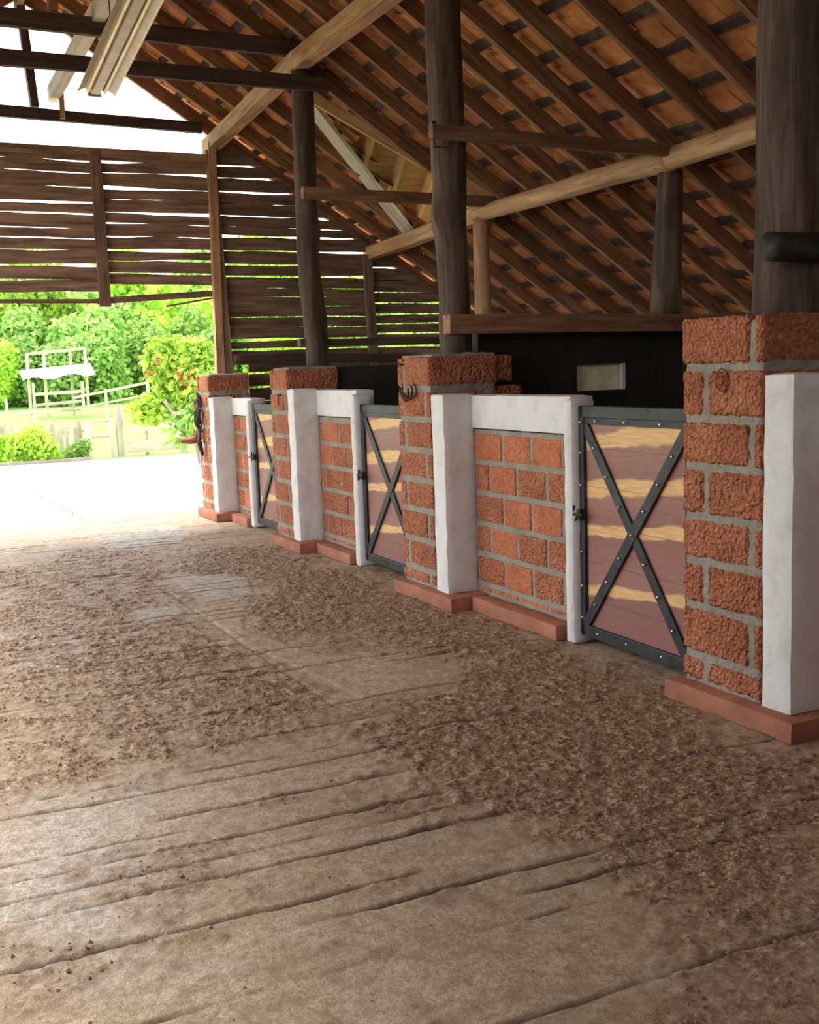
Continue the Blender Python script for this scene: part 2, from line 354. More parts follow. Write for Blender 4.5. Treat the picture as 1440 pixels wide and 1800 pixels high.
def floor_fields(X, Yy):
    P = np.stack([X, Yy, np.zeros_like(X)], -1)
    w1 = fbm(P*2.6, 4, 11)*.22; w2 = fbm(P*7, 3, 31)
    w3 = fbm(P*np.array([9, 16, 1]), 3, 61)
    dirt = sstep(-.24, .16, polysd(X, Yy, P_DIRT)+w1+w2*.16+w3*.24)
    grit = sstep(-.15, .25, polysd(X, Yy, P_GRIT)+w1)*(.80+.8*w3+.35*w2+.3*fbm(P*1.3, 3, 5))
    br = sstep(-.15, .25, polysd(X, Yy, P_BR)+w1+w3*.12)*.7
    gen = sstep(-.05, .42, fbm(P*np.array([1.6, 2.6, 1]), 4, 77)+w3*.45)*.62
    d = np.clip(np.maximum.reduce([dirt*.95, grit, br, gen]), 0, 1)
    for pp in P_PALE: d = d*(1-.85*sstep(-.06, .06, polysd(X, Yy, pp)+w1*.4))
    d = d*(1-sstep(10.6, 12.5, Yy)*.75)
    grey_sheen = np.clip(sstep(-.2, .3, polysd(X, Yy, P_GREY)+w1)*.9+sstep(-.2, .5, polysd(X, Yy, P_SHEEN)+w1)*.9, 0, 1)  # grey concrete area, plus the painted sky reflection at left
    for pp in P_PALE[:3]: grey_sheen = np.maximum(grey_sheen, sstep(-.05, .1, polysd(X, Yy, pp)+w1*.3))
    # hand scraped anti-slip grooves across the aisle, broken and wandering
    ph = (Yy + .02*vnoise(P*np.array([1.1, .4, 1]), 3)+.006*vnoise(P*np.array([6, 2, 1]), 4) + .03*X)/.142
    k = np.floor(ph); fr = np.abs(ph-k-.5)
    seg = np.stack([X*.9+k*7.77, k*3.1, k*0], -1); on = sstep(-.02, .16, vnoise(seg, 9)+.15*vnoise(seg*5, 10))
    width = .045+.03*vnoise(seg*1.7, 12)
    gr = (1-sstep(width*.5, width*1.5, fr))*on
    joint = 1-sstep(.006, .016, np.abs(X-1.88-.01*vnoise(P*3, 8)))
    joint = joint*sstep(4.6, 4.9, Yy)*(1-sstep(8.5, 10, Yy))*.3
    gr = np.maximum(gr, joint)
    gr = gr*(1-.35*dirt)
    h = -.014*gr + .004*fbm(P*3, 3, 21)
    Pr = np.stack([.8*X-.6*Yy, .6*X+.8*Yy, X*0], -1); cl = fbm(Pr*23, 3, 41)+.35*fbm(P*11+5, 2, 43); cl2 = fbm(Pr*60, 2, 51)
    h = h + d*(.005+.016*np.maximum(cl, -.2)+.007*cl2) + (1-d)*.0022*cl2
    for pp in P_PALE: h = h+.006*sstep(-.01, .02, polysd(X, Yy, pp)+w1*.2)*(1-gr)
    return h, d, grey_sheen, gr
xs = np.concatenate([np.linspace(-6, -.05, 16), np.arange(0, 3.62, .0115), np.linspace(3.7, 8.2, 12)])
ys = [-4, -2, 0, 1.2]; y = 1.55
while y < 13: ys.append(y); y += .0105+.0016*max(0, y-2.5)
ys = np.array(ys+[13.05])
GX, GY = np.meshgrid(xs, ys, indexing='ij'); hh, dd, ww, gg = floor_fields(GX, GY)
fade = sstep(12.0, 13.0, GY); hh = hh*(1-fade)
V = np.stack([GX, GY, hh], -1).reshape(-1, 3); nx, ny = GX.shape
idx = np.arange(nx*ny).reshape(nx, ny); q = np.stack([idx[:-1, :-1], idx[1:, :-1], idx[1:, 1:], idx[:-1, 1:]], -1).reshape(-1, 4)
me = bpy.data.meshes.new('floor'); me.vertices.add(len(V)); me.vertices.foreach_set('co', V.ravel())
me.loops.add(q.size); me.loops.foreach_set('vertex_index', q.ravel().astype(np.int32))
me.polygons.add(len(q)); me.polygons.foreach_set('loop_start', np.arange(0, q.size, 4, dtype=np.int32)); me.update(calc_edges=True)
for nm, ar in (('dirt', dd), ('grey_sheen', ww), ('groove', gg)):
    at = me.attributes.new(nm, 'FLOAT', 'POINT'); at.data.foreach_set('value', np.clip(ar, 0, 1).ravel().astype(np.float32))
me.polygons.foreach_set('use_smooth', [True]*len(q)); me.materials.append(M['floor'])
fl = bpy.data.objects.new('floor', me); COL.objects.link(fl); tag(fl, 'grooved concrete barn floor with brown dirt', 'floor', kind='structure')
# terrain with the pale apron
def terr(x, y): return -.03+.0*x + max(0, y-24.2)*.05 + max(0, y-52)*.09
mb = MB(); tx = np.linspace(-60, 90, 61); ty = np.concatenate([np.linspace(-40, 20, 16), np.linspace(23, 60, 38), np.linspace(62, 110, 20)])
V = [(x, y, terr(x, y)+(.04*float(vnoise(np.array([x*.5, y*.5, 0]))) if y > 24 else 0)) for x in tx for y in ty]; n = len(ty)
mb.add(V, [(i*n+j, (i+1)*n+j, (i+1)*n+j+1, i*n+j+1) for i in range(len(tx)-1) for j in range(n-1)])
tag(mb.build('ground', M['grass'], smooth=True), 'green grass ground rising gently beyond the fence', 'ground', kind='structure')
mb = MB(); mb.box((-14, 13.05, -.2), (10.5, 22.9, .0)); mb.v[-1]
ap = mb.build('trim_1', M['apron']); tag(ap, 'sunlit pale concrete apron outside the barn', 'pavement', kind='structure')
mb = MB(); pts = [(2.02+.03*math.sin(i*1.9)+.08*i/14, 16.5-3.3*i/14, .002) for i in range(15)]
for a, b in zip(pts, pts[1:]): mb.add([(a[0]-.012, a[1], .003), (a[0]+.012, a[1], .003), (b[0]+.012, b[1], .003), (b[0]-.012, b[1], .003)], [(0, 1, 2, 3)])
mb.build('crack', M['clod'], ap)
mb = MB(); mb.box((-14, -12, -.2), (-6, 13.05, -.03)); mb.box((8.2, -12, -.2), (14, 13.05, -.03))  # side slabs added over the grass to bounce warm light instead of green
tag(mb.build('trim_2', M['apron']), 'unseen pale yard slabs added beside the barn for warm bounce light', 'yard', kind='structure')
# loose crumbs of dirt: nobody could count them
mb = MB(); rr = np.random.RandomState(5); N = 26000
cx = rr.uniform(.05, 3.3, N); cyy = 1.7+10.3*rr.uniform(0, 1, N)**1.35; ch, cdn, _, cg = floor_fields(cx, cyy)
ico = [(0, 0, 1), (1, 0, 0), (0, 1, 0), (-1, 0, 0), (0, -1, 0), (0, 0, -.6)]; icf = [(0, 1, 2), (0, 2, 3), (0, 3, 4), (0, 4, 1), (5, 2, 1), (5, 3, 2), (5, 4, 3), (5, 1, 4)]
for x, y, z, d in zip(cx, cyy, ch, cdn):
    if rr.rand() > d*d*1.1+.02: continue
    s = .0025+.008*rr.rand()**3.0*(1 if d > .5 else .5); a = rr.rand()*6.28; e = rr.uniform(.6, 1.7); k = []
    for (u, v, w) in ico:
        u, v = u*e*rr.uniform(.7, 1.3), v*rr.uniform(.7, 1.3); k.append((x+s*(u*math.cos(a)-v*math.sin(a)), y+s*(u*math.sin(a)+v*math.cos(a)), z+s*(w*.7+.3)))
    mb.add(k, icf)
tag(mb.build('dirt_crumbs', M['clod']), 'loose brown dirt crumbs scattered over the barn floor', 'dirt', kind='stuff')

# ================================================================ roof
RX, SL = 1.72, .66
def under(X, Y):
    x = X if X >= RX else 2*RX-X
    return 4.46-SL*(x-3.7)-.07*max(0, Y-9.65)*(1-.11*(x-RX))
EAVE = 7.85; LEAVE = -1.3
APX, APY, DX, DY0, DY1 = 4.0, 10.35, 5.72, 9.62, 11.5       # dormer opening
def in_dormer(X, Y, g=0.0):
    if X < APX or X > DX+.1: return False
    t = (X-APX)/(DX-APX); return APY+(DY0-APY)*t-g < Y < APY+(DY1-APY)*t+g
YN, YF = -4.0, 12.72
def roof_side(sgn):
    mb = MB(); ce = .29; tw = .235; off = .20
    x = RX+.02; row = 0; end = EAVE if sgn > 0 else 2*RX-LEAVE
    y0 = YN
    while x < end:
        x1 = min(x+ce*1.18, end+.1); j = 0; y = y0
        while y < YF:
            yc = y+tw/2
            if sgn > 0 and in_dormer((x+x1)/2, yc, -.12): y += tw; continue
            jit = R.uniform(-.006, .006); n = 6; A = []
            for (xx, lift) in ((x-.02, .0), (x1, .032)):
                for k in range(n+1):
                    v = k/n; yy = y-.006+(tw+.012)*v; up = .035*math.sin(math.pi*v)*(1 if j % 2 == 0 else -.35)
                    z = under(xx, yy)+off+lift-.03+up+jit
                    A.append((xx if sgn > 0 else 2*RX-xx, yy, z)); 
            B = [(a, b, c+.016) for a, b, c in A]; m = n+1
            Fc = [(k, k+1, m+k+1, m+k) for k in range(n)]
            Fc += [(2*m+m+k, 2*m+m+k+1, 2*m+k+1, 2*m+k) for k in range(n)]
            Fc += [(m+k, m+k+1, 3*m+k+1, 3*m+k) for k in range(n)]
            mb.add(A+B, Fc); y += tw; j += 1
        x += ce; row += 1
    return mb
tr = roof_side(1).build('ceiling', M['tile']); tag(tr, 'underside of the orange clay tile roof', 'roof', kind='structure')
roof_side(-1).build('tile_slope', M['tile'], tr)
mb = MB()
for i in range(67):
    y = YN+i*.25; mb.tube([(RX, y, under(RX, y)+.2), (RX, y+.28, under(RX, y+.28)+.2)], [.11, .12], 8, False)
mb.build('ridge_tile_row', M['tile'], tr)
# battens, parts of the roof
x = RX+.15; 
while x < EAVE:
    segs = [(YN, YF)]
    if APX < x < DX:
        t = (x-APX)/(DX-APX); segs = [(YN, APY+(DY0-APY)*t), (APY+(DY1-APY)*t, YF)]
    mb = MB()
    for a, b in segs:
        m = 8; 
        for i in range(m):
            ya, yb = a+(b-a)*i/m, a+(b-a)*(i+1)/m
            V = [(x+dx, yy, under(x+dx, yy)+.15+dz) for yy in (ya, yb) for dx in (0, .055) for dz in (0, .03)]
            mb.add(V, [(0, 1, 3, 2), (4, 6, 7, 5), (0, 4, 5, 1), (2, 3, 7, 6), (0, 2, 6, 4), (1, 5, 7, 3)])
    mb.build('batten', M['darkbeam'], tr); x += .29
# rafters
def rafter(Y, xa, xb, lab, seed, side=1):
    H = .14; w = .05
    if side > 0: a = (xa, Y, under(xa, Y)+H/2+.005); b = (xb, Y, under(xb, Y)+H/2+.005)
    else: a = (2*RX-xa, Y, under(xa, Y)+H/2+.005); b = (2*RX-xb, Y, under(xb, Y)+H/2+.005)
    o = beam('rafter', a, b, w, H, M['rafter'], wob=.004, seed=seed)
    return tag(o, lab, 'rafter', 'rafters under the tiled roof' if side > 0 else 'rafters of the far roof slope')
rys = [12.5, 11.98, 11.46, 10.95, 10.4, 9.85, 9.33, 8.85, 8.38, 7.88, 7.38, 6.9, 6.34, 5.8, 5.28, 4.76, 4.24, 3.72, 3.2, 2.68]
for i, Y in enumerate(rys):
    base = f'brown rafter of the right slope, {ORD[i]} from the slatted end wall'
    t0 = None
    if in_dormer(DX-.02, Y, 0):
        t = ((Y-APY)/(DY1-APY) if Y > APY else (Y-APY)/(DY0-APY)); xc = APX+t*(DX-APX)-.03
        rafter(Y, RX+.03, xc, base+', above dormer', i)
        rafter(Y, DX+.12, EAVE+R.uniform(-.05, .1), base+', below dormer', i+50)
    else: rafter(Y, RX+.03, EAVE+R.uniform(-.05, .1), base, i)
for i, Y in enumerate([12.5, 11.98, 11.46, 10.95, 10.4, 9.85, 9.33, 8.85]):
    rafter(Y, RX+.03, 2*RX-LEAVE, f'rafter of the left roof slope near the ridge, {ORD[i]} inward from the gable', i+80, -1)
# dormer: valley boards, its own little roof
def dz(X, Y, o=0): return under(X, Y)+o
d = thing('roof_dormer', 'small pale boarded dormer opening in the tiled roof above the third stall', 'dormer', (APX, APY, under(APX, APY)))
L0 = Vector(d.location)
def dl(p): return tuple(Vector(p)-L0)
zr = under(APX, APY)+.12; XE = 6.9
def valley(y1, nm, m, w, h, ov):
    o = beam(nm, dl((APX-.25*0, APY, zr+ov)), dl((DX+.05, y1, under(DX, y1)+.06+ov)), w, h, m, d, seed=int(y1*10)); return o
valley(DY1, 'valley_board', M['greyboard'], .13, .05, -.07)
valley(DY0, 'valley_rafter', M['beam'], .06, .10, -.03)
zb1 = under(DX, DY1)+.1; zb0 = under(DX, DY0)+.1
def slope_pt(side, X, t):   # t 0 ridge .. 1 valley/eave
    y1, zb = (DY1, zb1) if side > 0 else (DY0, zb0)
    s = min(1, (X-APX)/(DX-APX)); 
    return Vector((X, APY+(y1-APY)*t*(s if X < DX else 1), zr+(zb-zr)*t*(s if X < DX else 1)))
for side in (1, -1):
    mb = MB(); xs_ = np.linspace(APX, XE, 24)
    for k in range(7):
        a, b = k/6, min((k+1)/6-.002, 1.1)
        for i in range(23):
            q = [slope_pt(side, xs_[i], a), slope_pt(side, xs_[i+1], a), slope_pt(side, xs_[i+1], b), slope_pt(side, xs_[i], b)]
            q = [Vector(dl(p))+Vector((0, 0, .10)) for p in q]; q2 = [p+Vector((0, 0, .02)) for p in q]
            mb.add(q+q2, [(3, 2, 1, 0), (4, 5, 6, 7), (0, 1, 5, 4), (2, 3, 7, 6)])
    mb.build('roof_boarding', M['lightwood'], d)
    for X in (4.45, 4.88, 5.3, 5.72, 6.15, 6.6):
        a = slope_pt(side, X, 0); b = slope_pt(side, X, 1)
        beam('jack_rafter', dl(a+Vector((0, 0, .04))), dl(b+Vector((0, 0, .04))), .055, .11, M['lightwood'], d, seed=int(X*10))
beam('ridge_board', dl((APX, APY, zr+.04)), dl((XE, APY, zr+.04)), .04, .13, M['lightwood'], d, seed=4)
beam('eave_beam', dl((DX+.03, DY0-.1, under(DX, DY0)+.08)), dl((DX+.03, DY1+.15, under(DX, DY1)+.08)), .06, .12, M['beam'], d, seed=6)

# ================================================================ main timbers
tag(beam('purlin', (3.7, 12.62, 4.19), (3.7, 9.6, 4.385), .14, .155, M['beam'], wob=.006, seed=1, step=.2), 'pale squared purlin from the slatted end wall to the knotty middle post', 'beam', 'long timbers under the rafters')
tag(beam('purlin', (3.7, 9.62, 4.38), (3.7, 1.5, 4.38), .14, .155, M['beam'], wob=.006, seed=2, step=.2), 'pale squared purlin overhead running from the knotty middle post toward the viewer', 'beam', 'long timbers under the rafters')
tag(beam('purlin', (5.6, 12.5, 3.02), (5.57, 9.62, 3.10), .13, .15, M['beam'], wob=.006, seed=3, step=.2), 'squared light purlin with sawn end against the slatted wall', 'beam', 'long timbers under the rafters')
tag(log('log_purlin', (5.57, 9.75, 3.11), (5.57, 6.78, 3.115), .078, .088, M['beam'], 5, .01), 'peeled log purlin between the two short upright studs', 'log', 'peeled log purlins')
tag(log('log_purlin', (5.57, 6.92, 3.11), (5.57, 2.6, 3.2), .085, .10, M['beam'], 8, .01), 'peeled log purlin running right from the thick stud behind the nearest post', 'log', 'peeled log purlins')
# posts
def post(x, y, z0, z1, r0, r1, lab, seed, knots=()):
    o = log('log_post', (x, y, z0), (x, y, z1), r0, r1, M['post'], seed, .035, .12, n=22)
    for (z, amp, wd, ang) in knots:
        for v in o.data.vertices:
            g = math.exp(-((v.co.x-z)/wd)**2); a = math.atan2(v.co.z, v.co.y); c = max(0, math.cos(a-ang))**2
            s = 1+amp*g*c; v.co.y *= s; v.co.z *= s
    return tag(o, lab, 'post', 'dark log posts on the brick pillars')
post(3.79, 3.78, 1.74, 4.30, .15, .15, 'thick weathered log post on the nearest brick pillar at the right edge', 2)
post(3.71, 6.88, 1.66, 4.30, .112, .125, 'tall dark log post on the brick pillar with the hanging horseshoes', 3, [(1.0, .3, .12, 1.6), (1.45, .15, .2, -1.4)])
post(3.74, 9.65, 1.63, 4.30, .105, .1, 'knotty dark log post on the second brick pillar from the outside opening', 4, [(1.25, .4, .1, -1.5), (.5, .22, .3, -1.5)])
# studs
tag(log('log_stud', (5.56, 9.66, 1.95), (5.56, 9.66, 3.05), .085, .075, M['beam'], 9, .008, .05), 'short slim upright stud under the log purlin, far one', 'post')
tag(log('log_stud', (5.6, 6.88, 1.95), (5.62, 6.88, 3.04), .125, .095, M['post'], 10, .02, .08), 'short thick round stud under the log purlin, near one', 'post')
# cross beams
B = lambda lab, p0, p1, w, h, m, s, cat='beam': tag(beam('cross_beam', p0, p1, w, h, m, wob=.004, seed=s), lab, cat, 'cross beams')
B('upper dark collar beam from the left edge to the pale purlin', (-.6, 9.8, 4.57), (3.82, 9.8, 4.53), .06, .14, M['darkbeam'], 11)
B('lower dark tie beam clamped to the knotty post with a projecting sawn end', (-.6, 9.51, 4.155), (3.92, 9.51, 4.16), .06, .12, M['darkbeam'], 12)
B('farthest dark collar beam crossing the bright gable opening', (-.6, 12.36, 4.43), (3.56, 12.36, 4.35), .06, .11, M['darkbeam'], 13)
B('narrow dark cross beam from the knotty post to the slim stud', (3.63, 9.5, 3.21), (5.75, 9.5, 3.2), .06, .10, M['rafter'], 14)
B('narrow brown cross beam from the tall middle post to the log purlin joint', (3.5, 6.72, 3.17), (5.66, 6.74, 3.16), .06, .09, M['rafter'], 15)
B('wide brown beam laid over the dark stall partition behind the tall post', (3.6, 6.76, 1.905), (6.6, 6.78, 1.885), .10, .13, M['rafter'], 16)
B('dark beam behind the knotty post above the second stall partition', (3.6, 9.68, 1.885), (6.6, 9.7, 1.87), .09, .07, M['darkbeam'], 17)
mbp = log('charred_beam', (3.50, 3.62, 2.085), (5.2, 3.60, 2.06), .062, .07, M['charred'], 20, .02, .15); tag(mbp, 'short charred black beam nailed across the nearest log post', 'beam')
tag(beam('long_plank', (2.0, 12.5, 4.62), (1.95, 5.0, 4.72), .10, .15, M['greyboard'], seed=21), 'grey white plank lying lengthwise on the collar beams near the ridge', 'plank')
tag(beam('ridge_beam', (RX, 12.6, under(RX, 12.6)-.03), (RX, 3, under(RX, 3)-.03), .06, .16, M['rafter'], seed=22), 'ridge beam at the top of the roof', 'beam')
tag(beam('king_post', (1.8, 12.42, 4.46), (1.72, 12.42, 5.6), .12, .08, M['darkbeam'], seed=23), 'dark upright king post standing in the bright gable opening', 'post')
tag(beam('king_post', (1.62, 9.8, 4.64), (1.66, 9.8, 5.75), .10, .08, M['rafter'], seed=24), 'upright king post on the nearer upper collar beam at top left', 'post')
tag(beam('hanger_strip', (2.06, 12.3, 4.34), (2.06, 12.3, 4.74), .03, .05, M['beam'], seed=25), 'thin upright wooden strip nailed across the farthest collar beam', 'strip')
mb = MB(); mb.box((-.03, -.01, -.07), (-.02, .01, .09)); mb.box((-.03, -.01, -.08), (.12, .01, -.07)); mb.box((-.04, -.015, .06), (-.01, .015, .09))
tag(mb.build('iron_bracket', M['rust'], loc=(3.55, 6.73, 3.15)), 'small iron bracket on the left side of the tall middle post', 'bracket')

# ================================================================ light fixture
fx = thing('light_fixture', 'long beige ribbed metal light fixture hanging under the roof at top left', 'lamp', (1.63, 8.3, 3.66))
o = bpy.data.objects.new('x', None); bpy.data.objects.remove(o)
dirv = (Vector((1.72, 5.0, 4.25))-Vector((1.63, 8.3, 3.66))); Lf = dirv.length
xa = dirv.normalized(); ya = Vector((0, 0, 1)).cross(xa).normalized(); za = xa.cross(ya)
fx.matrix_world = Matrix(((xa.x, ya.x, za.x, 1.63), (xa.y, ya.y, za.y, 8.3), (xa.z, ya.z, za.z, 3.66), (0, 0, 0, 1)))
prof = [(-.135, -.035), (-.12, -.015), (-.075, .012), (-.06, -.01), (-.045, .01), (-.03, -.028), (.03, -.028), (.045, .01), (.06, -.01), (.075, .012), (.12, -.015), (.135, -.035)]
mb = MB(); V = []; 
for x in (0, Lf):
    for yy, zz in prof: V.append((x, yy, zz))
    for yy, zz in prof[::-1]: V.append((x, yy, zz+.006))
n = len(prof)*2; mb.add(V, [(k, (k+1) % n, n+(k+1) % n, n+k) for k in range(n)]+[tuple(range(n))[::-1], tuple(range(n, 2*n))]); mb.build('reflector', M['fixture'], fx)
mb = MB(); mb.box((-.05, -.045, .0), (Lf, .045, .055), b=.006); mb.build('ballast_housing', M['fixture'], fx)
mb = MB(); mb.box((-.062, -.05, -.03), (-.03, .05, .03), b=.006); mb.build('end_cap', M['rivet'], fx)
for s in (-1, 1):
    mb = MB(); mb.tube([(0.02, s*.06, -.022), (Lf, s*.06, -.022)], .011, 8); mb.build('lamp_tube', M['cream'], fx, smooth=True)
for x in (.6, 2.4):
    mb = MB(); mb.tube([(x, 0, .05), (x+.1, 0, .75)], .004, 6); mb.build('hanging_wire', M['iron'], fx)

# ================================================================ slatted end wall
YG = 12.45
sw = thing('slatted_wall', 'weathered horizontal slat screen closing the far gable end', 'wall', (3.65, YG, 0))
L0s = Vector(sw.location)
def sl(p): return tuple(Vector(p)-L0s)
def slats(xa, xb, z0, z1, seed, roofed=False, hole=False):
    r = random.Random(seed); mb = MB(); z = z0
    while z < z1:
        h = r.uniform(.085, .15); g = r.choice([.004, .006, .012, .02, .028]); za, zb = z, z+h
        if roofed: g = r.choice([.004, .012, .02, .024])
        xs0 = xa; xe = xb
        if hole and z < 1.72: xs0 = max(xa, 3.98)
        if roofed:
            def lim(z_): return min(xb, 3.7+(4.46-.155+.05-z_)/.645)
            xe = lim(za)
            if xe < xs0+.1: break
        nn = max(3, int((xe-xs0)/.12)); dr = r.uniform(-.02, .02)*(1 if not roofed else .6); V = []; ph = r.uniform(0, 99)
        for i in range(nn+1):
            x = xs0+(xe-xs0)*i/nn; t = i/nn; w1 = .012*float(fbm(np.array([x*1.6, ph, 0.]), 3, seed)); w2 = .02*float(fbm(np.array([x*2.3, ph, 5.]), 3, seed+1))
            for yy in (0, .022):
                x2 = xs0+(max(xs0, lim(zb))-xs0)*i/nn if roofed else x
                V.append(sl((x, YG-.03+yy, za+w1+dr*(t-.5)))); V.append(sl((x2, YG-.03+yy, zb+w2+dr*(t-.5))))
        Fc = []
        for i in range(nn):
            a = i*4; b = a+4; Fc += [(a, b, b+1, a+1), (a+2, a+3, b+3, b+2), (a+1, b+1, b+3, a+3), (a, a+2, b+2, b)]
        Fc += [(0, 1, 3, 2), (nn*4, nn*4+2, nn*4+3, nn*4+1)]
        mb.add(V, Fc); z = zb+g
    return mb
slats(-1.2, .79, 2.56, 3.98, 3).build('slat_panel', M['slat'], sw)
slats(.79, 2.38, 2.56, 3.98, 5).build('slat_panel', M['slat'], sw)
slats(2.38, 3.68, 2.64, 3.98, 9).build('slat_panel', M['slat'], sw)
slats(3.68, 5.6, .5, 4.1, 12, True, hole=True).build('slat_panel', M['slat'], sw)
slats(5.6, 7.6, .5, 3.2, 15, True).build('slat_panel', M['slat'], sw)
for (x, z0, z1, w, lab) in ((.79, 2.42, 4.05, .1, 0), (2.38, 2.40, 4.05, .11, 0), (3.72, 1.6, 4.12, .10, 0), (5.6, .3, 3.0, .1, 0)):
    beam('upright', sl((x, YG-.075, z0)), sl((x+(.07 if x in (.79, 2.38) else 0)-.07, YG-.075, z1)), .06, w*1.1, M['slat'], sw, seed=int(x*9))
beam('top_plate', sl((-1.2, YG-.06, 4.04)), sl((3.7, YG-.06, 4.03)), .08, .08, M['slat'], sw, seed=31)
beam('bottom_rail', sl((-1.2, YG-.05, 2.47)), sl((2.34, YG-.05, 2.46)), .03, .045, M['slat'], sw, seed=32)
beam('bottom_rail', sl((2.30, YG-.05, 2.46)), sl((3.64, YG-.05, 2.545)), .03, .07, M['slat'], sw, seed=33)
beam('loose_stick', sl((3.05, YG-.07, 2.40)), sl((3.6, YG-.05, 2.49)), .015, .02, M['slat'], sw, seed=34)
tag(log('charred_beam', (3.75, 12.2, 1.78), (6.5, 12.2, 1.74), .055, .05, M['darkbeam'], 37, .02, .1), 'dark rail across the slatted wall behind the farthest stall', 'beam')

# ================================================================ stall masonry
def courses(zlist): return list(zip(zlist[:-1], zlist[1:]))
def pillar(lab, y0, y1, x1, z_base, zcuts, jd, res, amp, seed, group='rough red block pillars of the stalls'):
    """blocks: bed joints at zcuts (ascending), jd = list of joint y per course (alternating)"""
    XA = 3.37; t = thing('block_pillar', lab, 'pillar', (XA, y0, 0), group)
    L = Vector(t.location); mb = MB(); mm = MB(); j = .017
    for i, (a, b) in enumerate(zip(zcuts[:-1], zcuts[1:])):
        yj = jd[i % 2]; xj = x1-.09 if i % 2 == 0 else x1
        for (ya, yb) in ((y0, yj-j), (yj+j, y1)):
            for (xa_, xb_) in (((XA, xj-j), (xj+j, x1)) if xj < x1 else ((XA, x1),)):
                k = .003*R.uniform(-1, 1)
                mb.rbox((xa_-L.x-.004+k, ya-L.y, a+j if i else a+j), (xb_-L.x, yb-L.y, b-(j if i < len(zcuts)-2 else 0)), res, amp, 55 if seed < 15 else 38, seed+i)
    mb.build('blockwork', M['brick'], t, smooth=True)
    mm.rbox((XA+.007-L.x, .006, z_base), (x1-.008-L.x, y1-y0-.006, zcuts[-1]-.02), .016 if seed < 15 else .03, .006, 45, seed); mm.build('mortar', M['mortar'], t, smooth=True)
    return t
def plinthpart(t, lo, hi, h=.10):
    L = Vector(t.location); mb = MB(); mb.rbox((lo[0]-L.x, lo[1]-L.y, 0), (hi[0]-L.x, hi[1]-L.y, h), .05, .004, 9, int(lo[1]*10)); return mb.build('plinth', M['plinth'], t, smooth=True)
z1c = [.10, .232, .467, .68, .888, 1.119, 1.336, 1.567, 1.785]
p1 = pillar('nearest red block pillar at the right edge, with a scorched ring brand', 3.52, 4.03, 3.95, .09, z1c, (3.875, 3.585), .010, .005, 10)
plinthpart(p1, (3.30, 3.27), (3.95, 4.09))
z2c = [.10, .21, .42, .63, .84, 1.05, 1.26, 1.47, 1.685]
p2 = pillar('red block pillar carrying the tall dark post, hung with horseshoes', 6.60, 7.10, 3.90, .09, z2c, (6.68, 7.0), .025, .0035, 20)
plinthpart(p2, (3.31, 6.27), (3.95, 7.16))
p3 = pillar('red block pillar under the knotty post, with a small iron hook', 9.42, 9.90, 3.87, .09, [.1, .2, .41, .62, .83, 1.04, 1.25, 1.44, 1.645], (9.5, 9.8), .04, .003, 30)
plinthpart(p3, (3.31, 9.13), (3.9, 9.96))
p4 = pillar('farthest red block pillar beside the outside opening, with tack hung on it', 12.0, 12.5, 3.85, .09, [.1, .2, .41, .62, .83, 1.04, 1.25, 1.42, 1.61], (12.08, 12.4), .05, .003, 40)
plinthpart(p4, (3.31, 11.76), (3.9, 12.55))
# mortar crust on the pillar heads
for pp, (ya, yb), z, x1 in ((p2, (6.6, 7.1), 1.685, 3.9), (p3, (9.42, 9.9), 1.645, 3.87), (p4, (12.0, 12.5), 1.61, 3.85)):
    mb = MB(); L = Vector(pp.location); mb.rbox((3.40-L.x, ya+.02-L.y, z-.02), (x1-L.x, yb-.02-L.y, z+.018), .03, .009, 14, 5); mb.build('mortar_cap', M['mortar'], pp, smooth=True)
# scorched ring brand on the nearest pillar
mb = MB(); X0 = 3.357-3.37
ring = [(X0, 3.755-3.52+.036*math.cos(a), 1.51+.05*math.sin(a)) for a in [k*math.pi/12 for k in range(25)]]; mb.tube(ring, .0035, 6)
def cur(c, r, a0, a1): return [(X0, 3.755-3.52+c[0]+r*math.cos(a0+(a1-a0)*k/10), 1.51+c[1]+r*math.sin(a0+(a1-a0)*k/10)) for k in range(11)]
mb.tube(cur((.014, .0), .02, .6, 5.2), .003, 6); mb.tube(cur((-.014, .010), .012, 0, 4.6), .003, 6); mb.tube(cur((-.014, -.012), .013, 2.5, -2.0), .003, 6)
mb.build('ring_brand', M['brand'], p1)

